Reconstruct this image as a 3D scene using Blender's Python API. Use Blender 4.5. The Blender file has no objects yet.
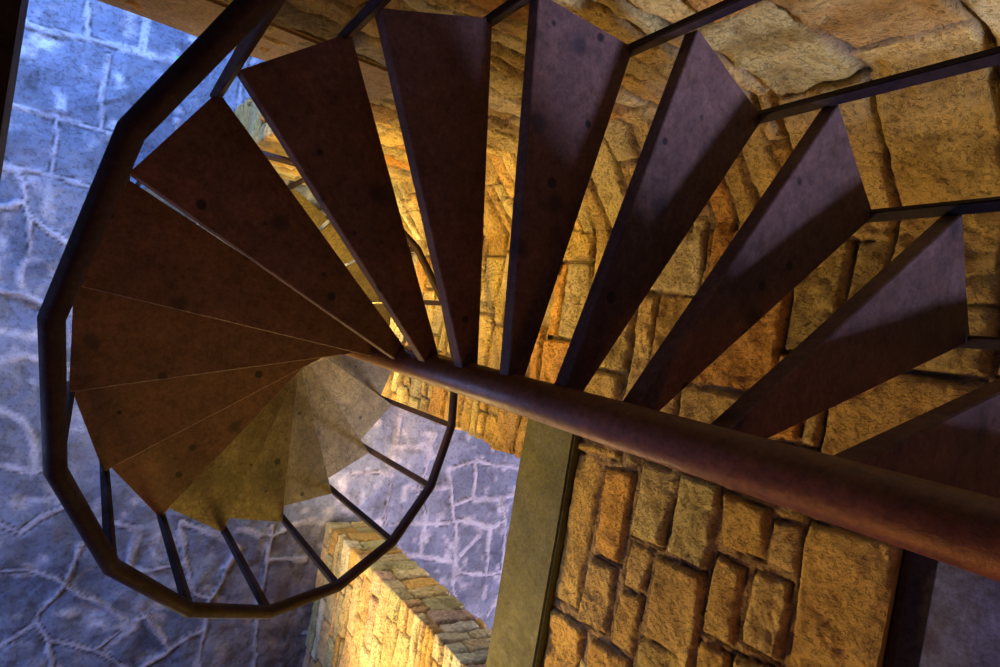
import bpy, bmesh, math
import numpy as np
from mathutils import Matrix, Vector, noise
C = bpy.context.scene.collection
STONES= [[(-0.396, -1.905), (-0.401, -1.73), (-1.15, -1.726), (-1.165, -1.913)], [(-0.337, -1.92), (-0.326, -1.639), (-0.363, -1.631), (-0.38, -1.901)], [(-0.324, -1.594), (-0.331, -1.512), (-0.368, -1.509), (-0.367, -1.591)], [(-0.422, -1.697), (-0.398, -1.515), (-0.585, -1.516), (-0.831, -1.51), (-0.833, -1.696)], [(-0.868, -1.695), (-0.858, -1.529), (-1.167, -1.522), (-1.189, -1.702)], [(-0.332, -1.481), (-0.322, -1.286), (-0.668, -1.304), (-0.677, -1.483)], [(-0.71, -1.482), (-0.699, -1.348), (-0.894, -1.357), (-0.91, -1.473)], [(-0.939, -1.485), (-0.915, -1.352), (-1.183, -1.357), (-1.192, -1.496)], [(-0.323, -1.275), (-0.326, -1.071), (-0.672, -1.072), (-0.668, -1.271)], [(-0.709, -1.318), (-0.685, -1.074), (-0.958, -1.067), (-1.122, -1.063), (-1.199, -1.312)], [(-1.225, -1.914), (-1.217, -1.659), (-1.462, -1.648), (-1.601, -1.888)], [(-1.226, -1.608), (-1.209, -1.363), (-1.379, -1.348), (-1.534, -1.602)], [(-0.332, -1.051), (-0.343, -0.856), (-0.532, -0.853), (-0.544, -1.032)], [(-0.375, -0.838), (-0.36, -0.734), (-0.533, -0.721), (-0.536, -0.836)], [(-0.333, -0.85), (-0.325, -0.729), (-0.347, -0.728), (-0.359, -0.845)], [(-0.589, -1.042), (-0.595, -0.912), (-0.904, -0.912), (-0.914, -1.047)], [(-0.584, -0.876), (-0.576, -0.736), (-0.864, -0.733), (-0.86, -0.874)], [(-0.948, -1.05), (-0.936, -0.919), (-1.111, -0.907), (-1.191, -1.039)], [(-0.919, -0.897), (-0.892, -0.743), (-1.041, -0.731), (-1.097, -0.884)], [(-0.331, -0.713), (-0.312, -0.432), (-0.801, -0.397), (-0.987, -0.702)]]
JOINTS= [[(-1.52, 1.72), (-1.35, 1.72), (-1.12, 1.76), (-0.76, 1.77), (-0.49, 1.81)], [(-1.17, 2.02), (-1.12, 1.76)], [(-0.77, 2.07), (-0.76, 1.78)], [(-0.99, 1.69), (-0.97, 1.15)], [(-1.52, 1.13), (-1.27, 1.13), (-1.2, 1.13), (-0.97, 1.14), (-0.85, 1.13)], [(-1.23, 1.11), (-1.21, 0.76)], [(-1.56, 0.73), (-1.44, 0.72), (-1.2, 0.74), (-0.99, 0.71)], [(-1.44, 0.72), (-1.39, 0.65), (-1.35, 0.51), (-1.3, 0.39), (-1.29, -0.09)], [(-1.31, 0.43), (-1.23, 0.38), (-1.06, 0.26)], [(-1.52, 0.42), (-1.35, 0.51)], [(-1.45, -0.15), (-1.25, -0.15), (-1.11, -0.21)], [(-1.39, -0.63), (-1.19, -0.6), (-1.06, -0.62)], [(-1.34, -1.01), (-1.2, -1.05), (-1.13, -1.15), (-1.04, -1.36), (-1.04, -1.43)], [(-1.29, -1.4), (-1.12, -1.44), (-0.92, -1.41)], [(-1.2, -2.17), (-0.96, -2.21), (-0.81, -2.27), (-0.73, -2.34), (-0.57, -2.43), (-0.4, -2.54), (-0.23, -2.68)], [(-0.73, -2.34), (-0.86, -2.54), (-0.86, -2.62), (-1.12, -2.79)], [(-0.86, -2.62), (-0.76, -2.76), (-0.46, -2.88), (-0.23, -2.7), (-0.11, -2.64)], [(-0.76, -2.76), (-0.74, -2.98), (-0.72, -3.24)], [(-0.46, -2.88), (-0.22, -3.05), (0.13, -3.39)], [(-0.11, -2.64), (0.01, -2.79), (0.13, -2.96), (-0.07, -3.07)], [(0.13, -2.96), (0.37, -2.81)], [(-1.06, -1.91), (-0.95, -1.8), (-0.8, -1.68)], [(-1.24, -1.84), (-1.06, -1.91)], [(-0.66, -2.02), (-0.7, -2.22), (-0.73, -2.34)], [(-0.46, -1.86), (-0.27, -1.89), (-0.29, -2.26), (0.12, -2.21)], [(0.03, -1.85), (0.11, -2.16), (0.25, -2.47), (0.37, -2.52)], [(0.05, -1.85), (0.33, -1.96), (0.57, -2.12)], [(0.57, -2.12), (0.48, -2.29), (0.38, -2.57), (0.38, -3.14), (0.38, -3.43)], [(0.81, -1.9), (0.84, -2.26), (0.82, -2.77), (0.89, -3.52)], [(0.83, -2.22), (1.18, -2.24)], [(0.52, -1.94), (0.83, -2.0), (1.2, -1.86)], [(1.93, -0.84), (1.94, -1.5), (1.95, -1.92)], [(1.52, -1.4), (1.92, -1.41)], [(1.96, -1.12), (2.29, -1.14)], [(2.35, -0.99), (2.28, -1.57), (2.43, -1.93)], [(2.59, -1.35), (2.9, -1.26), (2.95, -1.39), (2.95, -1.66), (2.72, -1.75), (2.59, -1.35)], [(2.96, -1.68), (3.33, -1.68), (3.45, -1.92), (3.3, -1.98), (2.76, -1.91), (2.72, -1.75)], [(2.79, -1.92), (2.87, -2.46), (3.32, -2.54), (3.26, -1.97)], [(2.85, -2.35), (3.13, -2.08)], [(3.45, -1.92), (3.53, -2.5), (3.32, -2.54)], [(2.7, -1.93), (2.43, -1.93), (2.41, -2.25), (2.79, -2.35)], [(3.6, -2.75), (3.42, -3.01)], [(1.99, -1.92), (2.43, -1.93)], [(2.41, -2.25), (2.0, -2.28)], [(2.87, -2.46), (2.97, -2.89)], [(2.9, -1.26), (3.72, -1.33)], [(3.33, -1.68), (3.77, -1.57)], [(2.28, -1.57), (2.63, -1.55)]]
TREAD_A = (.130, .062, .042); TREAD_B = (.078, .039, .028)
UPY = -.95
WORLD = .17; SUN = 7.2; EXPO = 0.0
def LAMPS():
    lamp('floor_uplight', 'POINT', (.90, -.05, -4.7), 70, (1, .9, .5), .12)
    lamp('well_fill', 'SPOT', (-.6, .05, -3.0), 265, (1, .64, .11), .15, (1.3, .3, -3.6), spot_size=math.radians(124), spot_blend=.7)  # unseen fill added to brighten the stone behind the stair
    lamp('wall_fill', 'SPOT', (-.1, -3.0, -3.3), 540, (1, .66, .20), .3, (1.3, -1.6, -3.0), spot_size=math.radians(125), spot_blend=.7)  # added out-of-view spot that brightens the right wall and pier
    lamp('stair_bounce_fill', 'SPOT', (.95, -2.9, -.6), 290, (1, .66, .12), .55, (-.3, -.4, -3.2), spot_size=math.radians(70), spot_blend=.9)  # added spot standing in for yellow wall bounce on the lower treads
    lamp('pole_fill', 'SPOT', (.35, -2.3, -1.2), 60, (1, .58, .25), .08, (0, 0, -.5), spot_size=math.radians(60), spot_blend=.8)  # added spot that puts the warm highlight on the pole
    lamp('overhead_fill', 'POINT', (-.5, -1.9, 1.0), 48, (1, .35, .06), .2)  # unseen warm fill without a fixture, added for the treads and pole
    lamp('doorway_fill', 'SPOT', (2.2, -1.45, -2.5), 130, (1, .92, .85), .1, (.6, -.4, -3.5), spot_size=math.radians(60), spot_blend=.6)  # added pale fill aimed at the lower treads, no lamp stands here
    lamp('yard_daylight', 'AREA', (3.2, -2.4, -1.8), 180, (.84, .74, 1), 1.2, (2.0, -1.2, -5))
    lamp('door_daylight', 'AREA', (-1.4, 3.0, -3.0), 270, (.24, .42, 1), 1.2, (-1.2, 1.0, -5))
    lamp('left_floor_fill', 'AREA', (-4.0, -2.5, -3.6), 120, (.34, .46, 1), .8, (-.5, -2.2, -5))  # added blue panel that lifts the lower-left flagstones
# ---------------------------------------------------------------- helpers
def link(name, me, mat=None, parent=None):
    o = bpy.data.objects.new(name, me); C.objects.link(o)
    if mat: me.materials.append(mat)
    if parent: o.parent = parent
    return o
def tag(o, label=None, cat=None, group=None, kind=None):
    for k, v in (('label', label), ('category', cat), ('group', group), ('kind', kind)):
        if v: o[k] = v
    return o
def mesh_of(bm, name, smooth=False):
    me = bpy.data.meshes.new(name); bmesh.ops.recalc_face_normals(bm, faces=bm.faces); bm.to_mesh(me); bm.free()
    for p in me.polygons: p.use_smooth = smooth
    return me

# ---------------------------------------------------------------- materials
def new_mat(name):
    m = bpy.data.materials.new(name); m.use_nodes = True
    nt = m.node_tree; b = nt.nodes['Principled BSDF']
    return m, nt, b
def N(nt, t, **kw):
    n = nt.nodes.new(t)
    for k, v in kw.items():
        if k in n.inputs: n.inputs[k].default_value = v
        else: setattr(n, k, v)
    return n
def noise_tex(nt, scale, detail=6, rough=.6, coord=None, dist=0):
    n = N(nt, 'ShaderNodeTexNoise'); n.inputs['Scale'].default_value = scale
    n.inputs['Detail'].default_value = detail; n.inputs['Roughness'].default_value = rough
    n.inputs['Distortion'].default_value = dist
    if coord: nt.links.new(coord, n.inputs['Vector'])
    return n.outputs['Fac']
def ramp(nt, fac, stops):
    r = nt.nodes.new('ShaderNodeValToRGB'); cr = r.color_ramp
    while len(cr.elements) < len(stops): cr.elements.new(.5)
    for e, (p, c) in zip(cr.elements, stops):
        e.position = p; e.color = (*c, 1) if len(c) == 3 else c
    nt.links.new(fac, r.inputs[0]); return r.outputs[0]
def mix(nt, a, b, fac, mode='MIX'):
    m = nt.nodes.new('ShaderNodeMix'); m.data_type = 'RGBA'; m.blend_type = mode
    for s, v in ((m.inputs[6], a), (m.inputs[7], b), (m.inputs[0], fac)):
        if hasattr(v, 'is_output'): nt.links.new(v, s)
        elif isinstance(v, (int, float)): s.default_value = v
        else: s.default_value = (*v, 1)
    return m.outputs[2]
def bump(nt, b, h, strength, dist, prev=None):
    n = nt.nodes.new('ShaderNodeBump'); n.inputs['Strength'].default_value = strength
    n.inputs['Distance'].default_value = dist; nt.links.new(h, n.inputs['Height'])
    if prev: nt.links.new(prev, n.inputs['Normal'])
    nt.links.new(n.outputs[0], b.inputs['Normal']); return n.outputs[0]
def gcoord(nt):   # world position: walls and floor never move
    return nt.nodes.new('ShaderNodeNewGeometry').outputs['Position']

def stone_mat(name, strength=.8, fine=60, coarse=.05, fine_amp=1):
    m, nt, b = new_mat(name); co = gcoord(nt)
    vc = nt.nodes.new('ShaderNodeVertexColor'); vc.layer_name = 'Col'
    n1 = noise_tex(nt, 5, 8, .65, co, .6)
    blot = ramp(nt, n1, [(.3, (.52, .46, .38)), (.5, (1, 1, 1)), (.72, (1.2, 1.15, 1.05))])
    c = mix(nt, vc.outputs[0], blot, .9, 'MULTIPLY')
    n2 = noise_tex(nt, 34, 6, .75, co)
    c = mix(nt, c, ramp(nt, n2, [(.32, (.55, .5, .45)), (.5, (1, 1, 1))]), .75, 'MULTIPLY')
    nt.links.new(c, b.inputs['Base Color'])
    b.inputs['Roughness'].default_value = .82; b.inputs['Specular IOR Level'].default_value = .3
    p = bump(nt, b, noise_tex(nt, 14, 10, .68, co, .1), 1.0, coarse*strength)
    pit = ramp(nt, noise_tex(nt, fine, 4, .62, co, 0), [(.34, (0, 0, 0)), (.47, (.85, .85, .85)), (.8, (1, 1, 1))])
    bump(nt, b, pit, 1.0, .016*fine_amp*strength, p)
    return m

def steel_mat(name, base, alt, spots=True, rough=.5, metallic=.25, crackle=False):
    m, nt, b = new_mat(name)
    tc = nt.nodes.new('ShaderNodeTexCoord').outputs['Object']
    oi = nt.nodes.new('ShaderNodeObjectInfo')
    add = nt.nodes.new('ShaderNodeVectorMath'); add.operation = 'MULTIPLY_ADD'
    nt.links.new(oi.outputs['Random'], add.inputs[0]); add.inputs[1].default_value = (17, 31, 5); nt.links.new(tc, add.inputs[2])
    co = add.outputs[0]
    c = mix(nt, base, alt, ramp(nt, noise_tex(nt, 4.5, 10, .75, co), [(.38, (0, 0, 0)), (.6, (1, 1, 1))]))
    c = mix(nt, c, ramp(nt, noise_tex(nt, 22, 6, .8, co, .3), [(.36, (.55, .52, .5)), (.5, (1, 1, 1)), (.68, (1.3, 1.3, 1.3))]), .7, 'MULTIPLY')
    c = mix(nt, c, ramp(nt, noise_tex(nt, 60, 5, .8, co), [(.3, (.45, .43, .42)), (.65, (1.35, 1.35, 1.35))]), .85, 'MULTIPLY')
    rv = ramp(nt, noise_tex(nt, 12, 8, .75, co), [(.3, (rough-.14,)*3), (.7, (rough+.16,)*3)])
    if spots:
        v = N(nt, 'ShaderNodeTexVoronoi'); v.inputs['Scale'].default_value = 9
        nt.links.new(co, v.inputs['Vector'])
        wn = nt.nodes.new('ShaderNodeSeparateColor'); nt.links.new(v.outputs['Color'], wn.inputs[0])
        lt = nt.nodes.new('ShaderNodeMath'); lt.operation = 'MULTIPLY'; nt.links.new(wn.outputs[0], lt.inputs[0]); lt.inputs[1].default_value = .13
        sub = nt.nodes.new('ShaderNodeMath'); sub.operation = 'SUBTRACT'; nt.links.new(v.outputs['Distance'], sub.inputs[0]); nt.links.new(lt.outputs[0], sub.inputs[1])
        f = ramp(nt, sub.outputs[0], [(0.0, (1, 1, 1)), (.045, (0, 0, 0))])
        c = mix(nt, c, (.012, .008, .008), f)
        v2 = N(nt, 'ShaderNodeTexVoronoi'); v2.inputs['Scale'].default_value = 4.3; nt.links.new(co, v2.inputs['Vector'])
        s2 = nt.nodes.new('ShaderNodeMath'); s2.operation = 'ADD'; nt.links.new(v2.outputs['Distance'], s2.inputs[0])
        s3 = nt.nodes.new('ShaderNodeMath'); s3.operation = 'MULTIPLY'; s3.inputs[1].default_value = .22; nt.links.new(noise_tex(nt, 14, 5, .7, co), s3.inputs[0]); nt.links.new(s3.outputs[0], s2.inputs[1])
        c = mix(nt, c, (.02, .014, .014), ramp(nt, s2.outputs[0], [(.17, (.8,)*3), (.26, (0, 0, 0))]))
    if crackle:      # wandering cracks in the old surface
        wv = N(nt, 'ShaderNodeTexVoronoi'); wv.feature = 'DISTANCE_TO_EDGE'; wv.inputs['Scale'].default_value = 6
        ws = nt.nodes.new('ShaderNodeVectorMath'); ws.operation = 'MULTIPLY_ADD'
        nz = N(nt, 'ShaderNodeTexNoise'); nz.inputs['Scale'].default_value = 6; nz.inputs['Detail'].default_value = 6; nt.links.new(co, nz.inputs['Vector'])
        nt.links.new(nz.outputs['Color'], ws.inputs[0]); ws.inputs[1].default_value = (.35, .35, .35); nt.links.new(co, ws.inputs[2])
        nt.links.new(ws.outputs[0], wv.inputs['Vector'])
        c = mix(nt, c, (.025, .02, .01), ramp(nt, wv.outputs['Distance'], [(0, (.75,)*3), (.022, (0, 0, 0))]))
    nt.links.new(c, b.inputs['Base Color']); nt.links.new(rv, b.inputs['Roughness'])
    b.inputs['Metallic'].default_value = metallic
    p = bump(nt, b, noise_tex(nt, 110, 4, .7, co), .35, .004)
    bump(nt, b, noise_tex(nt, 9, 5, .6, co), .25, .01, p)
    return m

M_wall = stone_mat('yellow_sandstone', 1.3, 55)
M_floor = stone_mat('blue_grey_flagstone', .9, 34, .022, .3)
M_tread = steel_mat('rusty_tread_steel', TREAD_A, TREAD_B, True, .55, .15)
M_tread_low = steel_mat('olive_tread_steel', (.17, .138, .075), (.085, .066, .034), True, .6, 0, True)  # paler olive, cracked variant for the lower treads
M_pole = steel_mat('brown_painted_steel', (.14, .050, .012), (.19, .072, .02), False, .42, 0)
M_rail = steel_mat('dark_rail_steel', (.013, .007, .007), (.024, .011, .009), False, .62, .0)
M_beam = steel_mat('ochre_concrete_beam', (.078, .066, .006), (.045, .04, .004), False, .75, 0)
M_lintel = steel_mat('orange_ochre_lintel', (.32, .20, .06), (.24, .14, .04), False, .75, 0)
M_darkwood = steel_mat('dark_brown_timber', (.03, .018, .012), (.018, .012, .01), False, .7, 0)
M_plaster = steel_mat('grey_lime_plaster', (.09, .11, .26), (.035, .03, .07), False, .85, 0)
for _m in (M_rail, M_darkwood): _m.node_tree.nodes['Principled BSDF'].inputs['Specular IOR Level'].default_value = .15
M_pole.node_tree.nodes['Principled BSDF'].inputs['Specular IOR Level'].default_value = .7
def flat_mat(name, col, rough=.6):
    m, nt, b = new_mat(name)
    nt.links.new(mix(nt, col, tuple(x*.6 for x in col), noise_tex(nt, 20)), b.inputs['Base Color']); b.inputs['Roughness'].default_value = rough
    return m
M_leaf = flat_mat('green_leaf', (.08, .6, .06))

# ---------------------------------------------------------------- fractal noise on arrays
rng = np.random.default_rng(11)
def _hash(ix, iy, s):
    n = (ix.astype(np.int64) * 374761393 + iy.astype(np.int64) * 668265263 + s * 1442695041) & 0xffffffff
    n = ((n ^ (n >> 13)) * 1274126177) & 0xffffffff
    return ((n ^ (n >> 16)) & 0xffffff) / float(0xffffff)
def vnoise(x, y, s=0):
    ix = np.floor(x); iy = np.floor(y); fx = x-ix; fy = y-iy
    fx = fx*fx*(3-2*fx); fy = fy*fy*(3-2*fy)
    a = _hash(ix, iy, s); b = _hash(ix+1, iy, s); c = _hash(ix, iy+1, s); d = _hash(ix+1, iy+1, s)
    return (a*(1-fx)+b*fx)*(1-fy)+(c*(1-fx)+d*fx)*fy-.5
def fbm(x, y, o=4, s=0, g=.5):
    r = 0; a = 1
    for k in range(o): r = r+a*vnoise(x*2**k, y*2**k, s+k*7); a *= g
    return r

WALLCOL = [(.62, .42, .15), (.66, .45, .15), (.60, .39, .12), (.70, .50, .20), (.74, .60, .34), (.68, .35, .08), (.56, .42, .16), (.68, .53, .24), (.62, .38, .12), (.52, .40, .20)]
PIERCOL = [(.70, .60, .32), (.72, .58, .28), (.66, .62, .36), (.74, .50, .22), (.70, .44, .12), (.72, .60, .32), (.74, .66, .44), (.68, .48, .30), (.50, .46, .22)]
PAL = [WALLCOL]
def pick_col(rng): 
    c = np.array(PAL[0][rng.integers(len(PAL[0]))]); c = c*(np.array([1, .97, .75]) if PAL[0] is WALLCOL else 1); return c*rng.uniform(.85, 1.12)

o1, o2, o3 = (.62, .42, .15), (.66, .40, .12), (.58, .40, .17)
TCOL = {0: o1, 1: o1, 2: (.7, .56, .28), 3: (.68, .38, .10), 4: o3, 5: (.60, .48, .24), 6: o3, 7: o1, 8: (.68, .58, .32), 9: o3, 10: o2, 11: o2, 12: o1, 13: (.62, .46, .24), 14: o1, 15: o3, 16: (.60, .44, .22), 17: o1, 18: o3, 19: (.62, .41, .14)}
def courses(u0, u1, z0, z1, hts, lens, brk=()):
    """random coursed rubble: list of polygons (u,z)"""
    out = []; z = z0
    while z < z1-.02:
        h = rng.uniform(*hts); z2 = min(z+h, z1)
        if z1-z2 < hts[0]*.6: z2 = z1
        u = u0-rng.uniform(0, lens[0])
        while u < u1:
            l = rng.uniform(*lens); u2 = u+l
            for b in brk:                       # keep a stone from ending right at a corner
                if abs(u2-b) < .06: u2 = b+.09*(1 if rng.random() > .5 else 1.5)
            j = lambda: rng.uniform(-.010, .010)
            if rng.random() < .28 and (z2-z) > hts[0]*1.25 and l > lens[0]:       # two thin stones in one course
                zm = z+(z2-z)*rng.uniform(.4, .6)
                out.append([(u+j(), z+j()), (u2+j(), z+j()), (u2+j(), zm-.008), (u+j(), zm-.008)])
                out.append([(u+j(), zm+.008), (u2+j(), zm+.008), (u2+j(), z2+j()), (u+j(), z2+j())])
            else:
                out.append([(u+j(), z+j()), (u2+j(), z+j()), (u2+j(), z2+j()), (u+j(), z2+j())])
            u = u2+.010
        z = z2+.010
    return out

def stone_field(U, Z, stones, thick=.02, relief=.012, seed=0, edge=.013):
    tcol = TCOL if seed == 2 else None
    """height and colour of a rubble wall over the arrays U, Z"""
    wx = U+.010*fbm(U*9, Z*9, 3, seed+50); wz = Z+.010*fbm(U*9+40, Z*9, 3, seed+60)
    H = np.full(U.shape, 0.0)+.006*fbm(U*20, Z*20, 3, seed+3)
    mort = np.array([.40, .26, .11]); col = np.ones(U.shape+(3,))*mort
    for k, poly in enumerate(stones):
        rng = np.random.default_rng(seed*1000+k)
        p = np.array(poly, float); 
        a = 0.5*np.sum(p[:, 0]*np.roll(p[:, 1], -1)-np.roll(p[:, 0], -1)*p[:, 1])
        if a < 0: p = p[::-1]
        m = (wx > p[:, 0].min()-.02) & (wx < p[:, 0].max()+.02) & (wz > p[:, 1].min()-.02) & (wz < p[:, 1].max()+.02)
        if not m.any(): continue
        x = wx[m]; y = wz[m]; d = np.full(x.shape, 1e9)
        for i in range(len(p)):
            q = p[(i+1) % len(p)]; e = q-p[i]; L = np.hypot(*e)+1e-9
            d = np.minimum(d, ((x-p[i][0])*-e[1]+(y-p[i][1])*e[0])/L)
        t = np.clip(d/edge, 0, 1); t = t*t*(3-2*t)
        s1, s2 = rng.uniform(-.05, .05, 2); cx, cy = p.mean(0)
        rel = thick*rng.uniform(.65, 1.3)+s1*(x-cx)+s2*(y-cy)+relief*2.2*fbm(x*7+k*3.1, y*7, 4, seed+k, .55)
        # split-face ledges
        led = np.abs(fbm(x*3.5+k, y*3.5-k, 3, seed+k+9)); rel = rel-relief*np.clip(.06-led, 0, 1)*9
        h = rel*t; old = H[m]; H[m] = np.where(d > 0, np.maximum(h, old*(1-t)+h*t), old)
        ck = np.exp(-((d+.004)/.005)**2)*(fbm(x*5+k, y*5, 2, seed+k+70) > -.12); H[m] -= .016*ck
        c = pick_col(rng) if not (tcol and k in tcol) else np.array(tcol[k])*np.array([1, .95, .65]); cc = col[m]*(1-.75*ck[:, None]); col[m] = cc; tt = np.clip(d/.008, 0, 1)[:, None]
        var = 1+.35*fbm(x*4+k, y*4, 3, seed+k+21)[:, None]*np.array([.8, 1, 1.3])
        col[m] = cc*(1-tt)+c*var*tt
    return H, np.clip(col, .02, .95)

def grid_mesh(name, P, col, smooth=True):
    nu, nz = P.shape[:2]; me = bpy.data.meshes.new(name)
    V = P.reshape(-1, 3); idx = np.arange(nu*nz).reshape(nu, nz)
    F = np.stack([idx[:-1, :-1], idx[1:, :-1], idx[1:, 1:], idx[:-1, 1:]], -1).reshape(-1, 4)
    return V, F, col.reshape(-1, 3)
def join_grids(name, parts, mat, flip=False):
    Vs, Fs, Cs, n = [], [], [], 0
    for V, F, c in parts: Vs.append(V); Fs.append(F+n); Cs.append(c); n += len(V)
    V = np.concatenate(Vs); F = np.concatenate(Fs); c = np.concatenate(Cs)
    if flip: F = F[:, ::-1]
    me = bpy.data.meshes.new(name); me.from_pydata(V.tolist(), [], F.tolist()); me.update()
    a = me.color_attributes.new('Col', 'FLOAT_COLOR', 'POINT')
    a.data.foreach_set('color', np.concatenate([c, np.ones((len(c), 1))], 1).astype(np.float32).ravel())
    me.polygons.foreach_set('use_smooth', [True]*len(me.polygons))
    return link(name, me, mat)

def path_samples(path, du):
    """points, outward normals and arc length along a polyline with exact corners"""
    path = [np.array(p, float) for p in path]; pts, nrm, us = [], [], []; u = 0
    def seg_n(a, b): d = (b-a)/np.linalg.norm(b-a); return np.array([d[1], -d[0]])   # right-hand side of travel
    for i in range(len(path)-1):
        a, b = path[i], path[i+1]; L = np.linalg.norm(b-a); n = max(1, int(round(L/du)))
        for k in range(n):
            pts.append(a+(b-a)*k/n); us.append(u+L*k/n)
            nn = seg_n(a, b)
            if k == 0 and i > 0:
                m = seg_n(path[i-1], a); s = nn+m; nn = s/np.linalg.norm(s)/max(.5, np.linalg.norm(s)/2)
            nrm.append(nn)
        u += L
    pts.append(path[-1]); nrm.append(seg_n(path[-2], path[-1])); us.append(u)
    return np.array(pts), np.array(nrm), np.array(us)
def wall_grid(path, z0, z1, stones, du=.014, dz=.014, seed=0, thick=.02, relief=.012, uoff=0, sel=None):
    pts, nrm, us = path_samples(path, du); us = us+uoff
    zs = np.linspace(z0, z1, max(2, int(round((z1-z0)/dz))+1))
    if sel is not None: pts, nrm, us = pts[sel(us)], nrm[sel(us)], us[sel(us)]
    U, Z = np.meshgrid(us, zs, indexing='ij')
    H, col = stone_field(U, Z, stones, thick, relief, seed)
    P = np.empty(U.shape+(3,))
    P[..., 0] = pts[:, 0][:, None]+nrm[:, 0][:, None]*H
    P[..., 1] = pts[:, 1][:, None]+nrm[:, 1][:, None]*H
    P[..., 2] = Z
    return grid_mesh('g', P, col)

# ---------------------------------------------------------------- the setting
ZF = -5.0; XW = 1.345; YB = 1.15; YC = .78; XC = .975
JAMB = -.54; PIER = -1.90; TH = .42
ZB = -2.31; ZBT = -1.91; ZU = -.425
TOP = 1.43
# lower storey, wall piece around the corner: B jamb reveal, back face, chamfer, right face, W jamb reveal
low_path = [(-.04, YB+TH), (-.04, YB), (XC, YB), (XW, YC), (XW, JAMB), (XW+TH, JAMB)]
Ls = [0]
for a, b in zip(low_path, low_path[1:]): Ls.append(Ls[-1]+math.dist(a, b))
low = courses(0, Ls[-1], ZF-.02, ZB+.05, (.10, .24), (.22, .55), Ls[1:-1])
split = Ls[2]+.5*(Ls[3]-Ls[2])
# upper storey path: back face, chamfer, right face
up_path = [(-2.6, YB), (XC, YB), (XW, YC), (XW, -4.2)]
Lu = [0]
for a, b in zip(up_path, up_path[1:]): Lu.append(Lu[-1]+math.dist(a, b))
def yu(y): return Lu[2]+(YC-y)          # y on the right face -> path length
up = []
traced = [[(yu(y), z) for y, z in s] for s in STONES]
up += traced
# right face between the chamfer and the traced stones, bed joints where the photograph has them
beds = [(-2.32, -2.035), (-2.02, -1.685), (-1.675, -1.355), (-1.34, -.935), (-.922, -.725), (-.713, -.278), (-.265, .12), (.14, .5), (.52, .9), (.92, TOP+.05)]
for z0, z1 in beds:
    u = Lu[2]-.20+rng.uniform(0, .25); end = yu(-.27)
    if z0 >= -.5: end = yu(-4.3) if z0 > .9 else yu(.02 if z0 < .2 else -.05)
    while u < end:
        l = rng.uniform(.28, .62) if z1-z0 < .37 else rng.uniform(.5, .95)
        u2 = min(u+l, end); 
        if end-u2 < .15: u2 = end
        j = lambda: rng.uniform(-.012, .012)
        if rng.random() < .3 and z1-z0 < .4:
            zm = (z0+z1)/2+rng.uniform(-.04, .04)
            up.append([(u, z0+j()), (u2-.016, z0+j()), (u2-.016, zm-.007), (u, zm-.007)]); up.append([(u, zm+.007), (u2-.016, zm+.007), (u2-.016, z1+j()), (u, z1+j())])
        else: up.append([(u+j(), z0+j()), (u2-.016+j(), z0+j()), (u2-.016+j(), z1+j()), (u+j(), z1+j())])
        u = u2
# far end of the right face beyond the traced stones
up += courses(yu(-1.22), yu(-1.22)+.35, -1.33, -.43, (.15, .2), (.2, .34))
up += courses(yu(-1.64), Lu[-1]+.1, -1.88, -.43, (.14, .30), (.3, .6))
# back face and most of the chamfer
up += courses(-.1, Lu[2]-.22, -2.30, -.9, (.09, .2), (.3, .75))
up += courses(-.1, Lu[2]-.22, -.88, TOP+.05, (.22, .42), (.45, 1.0))
usplit = (Lu[1]+Lu[2])/2

bparts, rparts = [], []
bparts.append(wall_grid(low_path, ZF-.02, ZB+.02, low, seed=1, thick=.015, relief=.009, sel=lambda u: u <= split+.008))
rparts.append(wall_grid(low_path, ZF-.02, ZB+.02, low, seed=1, thick=.015, relief=.009, sel=lambda u: u >= split-.008))
bparts.append(wall_grid(up_path, ZB, TOP, up, .013, .013, 2, .020, .013, sel=lambda u: u <= usplit+.008))
# right upper face: full height to y=-.05, up to the timber beyond
ycut = yu(.0)
rparts.append(wall_grid(up_path, ZB, TOP, up, .011, .011, 2, .020, .013, sel=lambda u: (u >= usplit-.008) & (u <= ycut+.001)))
rparts.append(wall_grid(up_path, ZB, ZU, up, .011, .011, 2, .020, .013, sel=lambda u: u >= ycut-.012))
wb = join_grids('wall_back', bparts, M_wall); tag(wb, kind='structure')
wr = join_grids('wall_right', rparts, M_wall); tag(wr, kind='structure')

def box_bm(bm, x0, x1, y0, y1, z0, z1, bev=0):
    r = bmesh.ops.create_cube(bm, size=1)
    for v in r['verts']:
        v.co = Vector(((x0+x1)/2+v.co.x*(x1-x0), (y0+y1)/2+v.co.y*(y1-y0), (z0+z1)/2+v.co.z*(z1-z0)))
    if bev: bmesh.ops.bevel(bm, geom=list({e for v in r['verts'] for e in v.link_edges}), offset=bev, segments=2, affect='EDGES')
def rough_beam(name, x0, x1, y0, y1, z0, z1, mat, amp=.006, bev=.012):
    bm = bmesh.new(); box_bm(bm, x0, x1, y0, y1, z0, z1)
    L = max(x1-x0, y1-y0); ax = 0 if x1-x0 > y1-y0 else 1
    cuts = int(L/.08)
    es = [e for e in bm.edges if abs((e.verts[0].co-e.verts[1].co)[ax]) > L*.9]
    bmesh.ops.subdivide_edges(bm, edges=es, cuts=cuts, use_grid_fill=True)
    sharp = [e for e in bm.edges if len(e.link_faces) == 2 and e.calc_face_angle(0) > .8]
    bmesh.ops.bevel(bm, geom=sharp, offset=bev, segments=2, affect='EDGES')
    for v in bm.verts:
        n = noise.noise_vector(v.co*2.3); v.co += n*amp
    o = link(name, mesh_of(bm, name, True), mat); o.data.set_sharp_from_angle(angle=.45)
    return o
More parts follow.
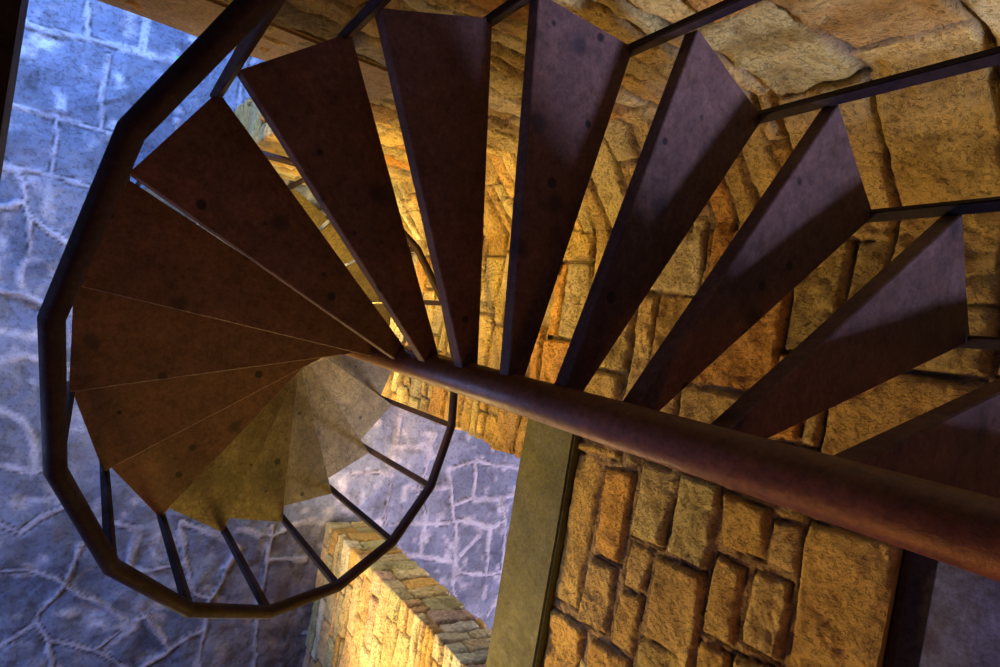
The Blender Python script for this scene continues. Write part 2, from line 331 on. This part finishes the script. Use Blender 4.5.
# wall cores behind the stone faces (so that the walls have their thickness)
def core(name, boxes, mat=None):
    bm = bmesh.new()
    for b in boxes: box_bm(bm, *b)
    o = link(name, mesh_of(bm, name), M_core); tag(o, kind='structure'); return o
M_core = flat_mat('mortar_core', (.33, .23, .12), .9)
g = .02
core('wall_right_core', [(XW+g, XW+TH-g, JAMB+g, YB+TH, ZF, ZB+.01), (XW+g, XW+TH, -.24, YB+TH, ZB, TOP), (XW+g, XW+TH, -4.2, -.24, ZBT+.01, ZU-.01)])
core('wall_back_core', [(-.04+g, XW+g, YB+g, YB+TH, ZF, ZB+.01), (-2.6, XW+g, YB+g, YB+TH, ZBT+.01, TOP), (-.0, XW+g, YB+g, YB+TH, ZB, ZBT+.01)])
bm = bmesh.new()   # chamfer core
a = [(XC+.012, YB+g), (XW+g, YC+.012), (XW+g, YB+g)]
lo = [bm.verts.new((x, y, ZF)) for x, y in a]; hi = [bm.verts.new((x, y, TOP)) for x, y in a]
bm.faces.new(lo); bm.faces.new(hi)
for i in range(3): bm.faces.new((lo[i], lo[(i+1) % 3], hi[(i+1) % 3], hi[i]))
tag(link('wall_corner_core', mesh_of(bm, 'wall_corner_core'), M_core), kind='structure')
# unseen upper floor, added and shaped to block daylight, open over the well
bm = bmesh.new(); box_bm(bm, -7, -.12, -9, YB+TH, 1.43, 1.62); box_bm(bm, -.12, 5, -9, UPY, 1.43, 1.62)
tag(link('shading_ceiling', mesh_of(bm, 'shading_ceiling'), M_plaster), kind='structure')
# plastered bay above the timber
bm = bmesh.new(); box_bm(bm, XW+.012, XW+TH, -4.2, .0, -.325, TOP, .004)
bmesh.ops.subdivide_edges(bm, edges=bm.edges[:], cuts=12, use_grid_fill=True)
for v in bm.verts:
    if v.co.x < XW+.02: v.co.x += .012*noise.noise(v.co*3)
tag(link('wall_upper', mesh_of(bm, 'wall_upper', True), M_plaster), kind='structure')

# floor: flagstones with raised pale mortar joints
def floor():
    x0, x1, y0, y1, d = -3.2, 4.6, -4.6, 3.0, .0185
    xs = np.arange(x0, x1, d); ys = np.arange(y0, y1, d)
    X, Y = np.meshgrid(xs, ys, indexing='ij')
    wx = X+.035*fbm(X*5, Y*5, 3, 5); wy = Y+.035*fbm(X*5+9, Y*5, 3, 15)
    D = np.full(X.shape, 9.0)
    for ln in JOINTS:
        for (ax, ay), (bx, by) in zip(ln, ln[1:]):
            ex, ey = bx-ax, by-ay; L2 = ex*ex+ey*ey+1e-9
            m = (wx > min(ax, bx)-.4) & (wx < max(ax, bx)+.4) & (wy > min(ay, by)-.4) & (wy < max(ay, by)+.4)
            t = np.clip(((wx[m]-ax)*ex+(wy[m]-ay)*ey)/L2, 0, 1)
            D[m] = np.minimum(D[m], np.hypot(wx[m]-ax-t*ex, wy[m]-ay-t*ey))
    # random flagging elsewhere
    s = .48; gx = np.floor(wx/s); gy = np.floor(wy/s); d1 = np.full(X.shape, 9.); d2 = np.full(X.shape, 9.); idc = np.zeros(X.shape)
    for ox in (-1, 0, 1):
        for oy in (-1, 0, 1):
            cx = gx+ox; cy = gy+oy
            px = (cx+.5+.62*(_hash(cx+100, cy+100, 3)-.5))*s; py = (cy+.5+.62*(_hash(cx+100, cy+100, 8)-.5))*s
            dd = np.hypot(wx-px, wy-py); nid = _hash(cx+100, cy+100, 21)
            cl = dd < d1; d2 = np.where(cl, d1, np.minimum(d2, dd)); idc = np.where(cl, nid, idc); d1 = np.where(cl, dd, d1)
    V = np.where(D > .42, (d2-d1)*.5, 9.)
    inside = np.minimum(D, V)
    jw = .018+.012*fbm(X*3, Y*3, 2, 77)
    t = np.clip((inside-jw)/.02, 0, 1); t = t*t*(3-2*t)
    H = (1-t)*.004+t*(-.008+.045*fbm(X*4.2, Y*4.2, 5, 31, .55))
    H = H-.012*np.exp(-((inside-jw-.006)/.010)**2)*(fbm(X*2.5, Y*2.5, 2, 55) > -.05)      # the dark crack beside the mortar
    H = H-.004*np.clip(.05-np.abs(fbm(X*3.5, Y*3.5, 4, 91)), 0, 1)*15*t
    base = np.array([.22, .25, .32]); lo = np.array([.10, .12, .18]); hi = np.array([.42, .43, .48])
    k = np.clip(.5+.9*fbm(X*1.7, Y*1.7, 4, 41), 0, 1)[..., None]; k2 = np.clip(fbm(X*9, Y*9, 3, 44)*2.2-.35, 0, 1)[..., None]
    sc = lo*(1-k)+base*k; sc = sc*(1-k2)+hi*k2
    sc = sc*(.82+.36*idc[..., None])
    # warm bounce and shade painted into the flags below the doorway pier
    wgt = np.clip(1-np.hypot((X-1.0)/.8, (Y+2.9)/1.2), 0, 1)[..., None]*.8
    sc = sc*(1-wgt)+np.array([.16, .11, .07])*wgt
    mo = np.array([.37, .38, .45])*(1+.25*fbm(X*14, Y*14, 3, 61)[..., None])
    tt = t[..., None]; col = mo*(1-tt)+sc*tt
    crk = np.exp(-((inside-jw-.004)/.007)**2)*(fbm(X*2.5, Y*2.5, 2, 55) > -.08)
    col = col*(1-.8*crk[..., None])
    wgt2 = np.clip((X-.9)/1.0, 0, 1)[..., None]*.35  # warm light tinted into the flags towards and past the doorway
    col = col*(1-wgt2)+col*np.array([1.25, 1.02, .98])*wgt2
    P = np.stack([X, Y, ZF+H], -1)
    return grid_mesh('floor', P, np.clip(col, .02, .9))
fl = join_grids('floor', [floor()], M_floor); tag(fl, kind='structure')
# wider ground around the detailed flags
bm = bmesh.new(); box_bm(bm, -9, 10, -10, 9, ZF-.3, ZF-.045)
tag(link('floor_slab', mesh_of(bm, 'floor_slab'), flat_mat('grey_ground', (.24, .25, .3), .9)), kind='structure')

# ---------------------------------------------------------------- things besides the stair
# pier: the far jamb of the doorway, squared quoins
pier_path = [(XW+TH, PIER), (XW, PIER), (XW, -4.2)]
pier_st = courses(0, TH+2.4, ZF-.02, ZB+.05, (.10, .22), (.26, .55), [TH])
PAL[0] = PIERCOL
pg = [wall_grid(pier_path, ZF-.02, ZB-.012, pier_st, .012, .012, 7, .017, .009)]
pier = join_grids('stone_pier', pg, M_wall, False)
tag(pier, 'squared yellow sandstone pier rising from the floor beside the doorway, below the handrail', 'stone pier')
bm = bmesh.new(); box_bm(bm, XW+g, XW+TH, -4.2, PIER-g, ZF, ZB-.012)
link('rubble_core', mesh_of(bm, 'rubble_core'), M_core, pier)

b1 = rough_beam('lintel_beam', XW-.055, XW+TH, -4.2, -.20, ZB, ZBT, M_beam, .006)
tag(b1, 'broad mossy ochre lintel beam spanning the doorway in the right wall, just below the stair pole', 'beam', )
b2 = rough_beam('lintel_beam', -2.6, .10, YB-.03, YB+TH, -2.33, -1.93, M_lintel, .004)
tag(b2, 'smooth ochre lintel beam over blue-lit flagstones, at the top left behind the handrail', 'beam')
b3 = rough_beam('timber_beam', XW+.035, XW+TH, -4.2, .0, ZU, -.32, M_darkwood, .003, .006)
tag(b3, 'near-black timber beam along the top of the yellow stonework, against blue-grey plaster', 'beam')
b4 = rough_beam('floor_beam', -1.60, -1.27, -2.6, YB-.04, -2.38, -2.15, M_darkwood, .002, .006)
tag(b4, 'dark beam cutting across the upper left corner above the blue flagstones', 'beam')

# tiny green leaf growing from a joint
bm = bmesh.new()
for k, a0 in enumerate((.3, 1.5, 2.6, 4.1)):
    prev = None
    for i in range(6):
        t = i/5; w = .018*math.sin(math.pi*min(1, t*.92+.06)); c = Vector((math.cos(a0), math.sin(a0), 0))*t*.055; c.z = .02+.02*math.sin(t*2.6)
        s = Vector((-math.sin(a0), math.cos(a0), 0))*w
        row = [bm.verts.new(c-s), bm.verts.new(c+Vector((0, 0, -.003))), bm.verts.new(c+s)]
        if prev:
            bm.faces.new((prev[0], prev[1], row[1], row[0])); bm.faces.new((prev[1], prev[2], row[2], row[1]))
        prev = row
lf = link('weed', mesh_of(bm, 'weed', True), M_leaf); lf.location = (-.50, 1.80, ZF)
tag(lf, 'tiny bright green weed growing from a floor joint near the top left lintel', 'plant')

# ---------------------------------------------------------------- spiral staircase
TH0, DTH, RISE, TW = .15883811, .34391184, .20161205, .336
HR, RR, TWR = .69643, 1.03024, .0262
JIT = [0.0, 0.0031, -0.0004, -0.0051, 0.0037, 0.0004, -0.0087, -0.0008, -0.0104, -0.0054, -0.0011, 0.0003, -0.0016, 0.0001, -0.0018, 0.0019, 0.0037, 0.0]
I0, I1 = -7, 24
stair = bpy.data.objects.new('spiral_staircase', None); C.objects.link(stair); stair.location = (0, 0, ZF)
tag(stair, 'rusty brown steel spiral staircase with wedge treads winding around a round pole', 'staircase')
def up_z(z): return z-ZF      # heights measured from the stair's own base

def cyl(bm, r, z0, z1, seg=48):
    ring = []
    for z in (z0, z1): ring.append([bm.verts.new((r*math.cos(2*math.pi*k/seg), r*math.sin(2*math.pi*k/seg), z)) for k in range(seg)])
    for k in range(seg): bm.faces.new((ring[0][k], ring[0][(k+1) % seg], ring[1][(k+1) % seg], ring[1][k]))
    bm.faces.new(ring[0]); bm.faces.new(ring[1])
bm = bmesh.new(); cyl(bm, .0495, .0, up_z(1.46))
pole = link('central_pole', mesh_of(bm, 'central_pole'), M_pole, stair)
for p in pole.data.polygons: p.use_smooth = len(p.vertices) == 4
pole['label'] = 'thick round reddish-brown pole'

T = .006; LIP = .040
def tread_mesh(TW=TW):
    """folded plate: a wedge with a lip turned down along both long edges"""
    bm = bmesh.new(); h = TW/2; ro = 1.0; roq = 1.0
    def L(s, k):   # point along an edge: k 0 at the pole, 1 at the rim
        o = Vector((ro*math.cos(h), ro*math.sin(h)*s)) if s > 0 else Vector((roq*math.cos(h), -roq*math.sin(h)))
        i = Vector((.036, .026*s)); return i.lerp(o, k)
    n = 12; rows = []
    for k in range(n+1):
        P, Q = L(1, k/n), L(-1, k/n); m = (P+Q)/2
        rows.append([Vector((P.x, P.y, -LIP)), Vector((P.x, P.y, -.003)), Vector((P.x, P.y-.003, 0)), Vector((m.x, m.y, 0)), Vector((Q.x, Q.y+.003, .004*k/n)), Vector((Q.x, Q.y, .004*k/n-.003)), Vector((Q.x, Q.y, -LIP))])
    top = [[bm.verts.new(p) for p in r] for r in rows]
    for a, b in zip(top, top[1:]):
        for j in range(6): bm.faces.new((a[j], a[j+1], b[j+1], b[j]))
    bmesh.ops.recalc_face_normals(bm, faces=bm.faces)
    if sum(f.normal.z*f.calc_area() for f in bm.faces) < 0: bmesh.ops.reverse_faces(bm, faces=bm.faces)
    r = bmesh.ops.solidify(bm, geom=bm.faces[:], thickness=T)
    return mesh_of(bm, 'tread')
tm = tread_mesh(); tm2 = tread_mesh(.345)
if max(v.co.z for v in tm.vertices) > .0185:     # plate must grow downwards
    for v in tm.vertices: pass
def bracket_mesh():
    bm = bmesh.new(); t = .004
    v = [(.045, 0, -.010), (.17, 0, -.010), (.15, 0, -.022), (.045, 0, -.075)]
    a = [bm.verts.new((x, -t, z)) for x, y, z in v]; b = [bm.verts.new((x, t, z)) for x, y, z in v]
    bm.faces.new(a); bm.faces.new(b)
    for i in range(4): bm.faces.new((a[i], a[(i+1) % 4], b[(i+1) % 4], b[i]))
    return mesh_of(bm, 'bracket')
brm = bracket_mesh()
tm.materials.append(M_tread); tm2.materials.append(M_tread); tm3 = tm2.copy(); tm3.materials[0] = M_tread_low; brm.materials.append(M_pole)
def ang(i): return TH0+i*DTH+(JIT[i] if 0 <= i < len(JIT) else 0)
for i in range(I0, I1+1):
    t = bpy.data.objects.new('tread', tm if i < 8 else (tm2 if i < 12 else tm3)); C.objects.link(t); t.parent = stair
    t.location = (0, 0, up_z(-i*RISE)); t.rotation_euler = (0, 0, ang(i)-(.007 if i < 8 else .011))
    b = bpy.data.objects.new('bracket', brm); C.objects.link(b); b.parent = t
def rail_pt(i):
    a = TH0+(i+.5)*DTH+TWR; return Vector((RR*math.cos(a), RR*math.sin(a), -i*RISE+HR-ZF))
def tube(bm, pts, r, seg=12, sq=False):
    rings = []
    for k, p in enumerate(pts):
        d = (pts[min(k+1, len(pts)-1)]-pts[k]).normalized() if k == 0 else ((pts[k]-pts[k-1]).normalized() if k == len(pts)-1 else ((pts[k]-pts[k-1]).normalized()+(pts[k+1]-pts[k]).normalized()).normalized())
        x = Vector((0, 0, 1)).cross(d).normalized() if abs(d.z) < .99 else Vector((1, 0, 0)); y = d.cross(x)
        s = 1.0
        if 0 < k < len(pts)-1: s = 1/max(.6, ((pts[k]-pts[k-1]).normalized()).dot(d))
        rings.append([bm.verts.new(p+(x*math.cos(2*math.pi*j/seg)*s+y*math.sin(2*math.pi*j/seg))*r) for j in range(seg)])
    for a, b in zip(rings, rings[1:]):
        for j in range(seg): bm.faces.new((a[j], a[(j+1) % seg], b[(j+1) % seg], b[j]))
    bm.faces.new(rings[0]); bm.faces.new(rings[-1])
bm = bmesh.new(); tube(bm, [rail_pt(i) for i in range(I0, I1+1)], .0235, 14)
rail = link('handrail', mesh_of(bm, 'handrail', True), M_rail, stair)
rail['label'] = 'dark tubular handrail bent in straight lengths'
def bar_mesh(a, b, w, t, tang):
    """flat bar from a to b, width along tang"""
    bm = bmesh.new(); d = (b-a).normalized(); x = (tang-d*tang.dot(d)).normalized(); y = d.cross(x)
    vs = [[bm.verts.new(p+x*sx*w/2+y*sy*t/2) for sx, sy in ((-1, -1), (1, -1), (1, 1), (-1, 1))] for p in (a, b)]
    for j in range(4): bm.faces.new((vs[0][j], vs[0][(j+1) % 4], vs[1][(j+1) % 4], vs[1][j]))
    bm.faces.new(vs[0]); bm.faces.new(vs[1])
    bmesh.ops.bevel(bm, geom=bm.edges[:], offset=.0025, segments=2, affect='EDGES')
    return mesh_of(bm, 'baluster')
bmesh0 = None
for i in range(I0, I1+1):
    o = bpy.data.objects.new('baluster', bmesh0) if bmesh0 else None
    if not o:
        a = Vector((.995*math.cos(0), 0, -RISE-.035)); b = Vector((RR*math.cos(TWR), RR*math.sin(TWR), HR-.012))
        bmesh0 = bar_mesh(a, b, .030, .024, Vector((0, 1, 0))); bmesh0.materials.append(M_rail)
        o = bpy.data.objects.new('baluster', bmesh0)
    C.objects.link(o); o.parent = stair; o.location = (0, 0, up_z(-i*RISE)); o.rotation_euler = (0, 0, TH0+(i+.5)*DTH)
    if i == I1: o.scale = (1, 1, 1)

# ---------------------------------------------------------------- camera
cam = bpy.data.cameras.new('camera'); co = bpy.data.objects.new('camera', cam); C.objects.link(co)
cam.sensor_width = 36; cam.lens = 632.3925*36/1000; cam.shift_x = (500-453.0)/1000; cam.shift_y = (334.1-333.5)/1000
R = Matrix(((0.8416781521765035, -0.1334913782435168, -0.5232188261935004), (0.1662562418473914, 0.9859544279486951, 0.01589742290860817), (0.5137477495770076, -0.10036890924484416, 0.852050075911902)))
co.matrix_world = Matrix.Translation((-1.0126549, .1509810, .4979458)) @ R.to_4x4()
cam.clip_start = .02
bpy.context.scene.camera = co

# ---------------------------------------------------------------- light
def lamp(name, kind, loc, energy, col, size=.1, aim=None, **kw):
    l = bpy.data.lights.new(name, kind); l.energy = energy; l.color = col
    if kind == 'AREA': l.size = size
    elif kind == 'SUN': l.angle = size
    else: l.shadow_soft_size = size
    for k, v in kw.items(): setattr(l, k, v)
    o = bpy.data.objects.new(name, l); C.objects.link(o); o.location = loc
    if aim is not None: o.rotation_euler = (Vector(aim)-Vector(loc)).to_track_quat('-Z', 'Y').to_euler()
    return o
WARM = (1.0, .62, .20); BLUE = (.42, .50, 1.0)
w = bpy.data.worlds.new('sky'); bpy.context.scene.world = w; w.use_nodes = True
w.node_tree.nodes['Background'].inputs[0].default_value = (.36, .45, 1.0, 1); w.node_tree.nodes['Background'].inputs[1].default_value = WORLD
az, el = math.radians(285), math.radians(55)
sd = Vector((math.cos(az)*math.cos(el), math.sin(az)*math.cos(el), math.sin(el)))
lamp('daylight', 'SUN', sd*8, SUN, BLUE, math.radians(9), (0, 0, 0))
LAMPS()
vs = bpy.context.scene.view_settings; vs.view_transform = 'Standard'; vs.look = 'None'; vs.gamma = 1; vs.use_curve_mapping = False; vs.exposure = EXPO
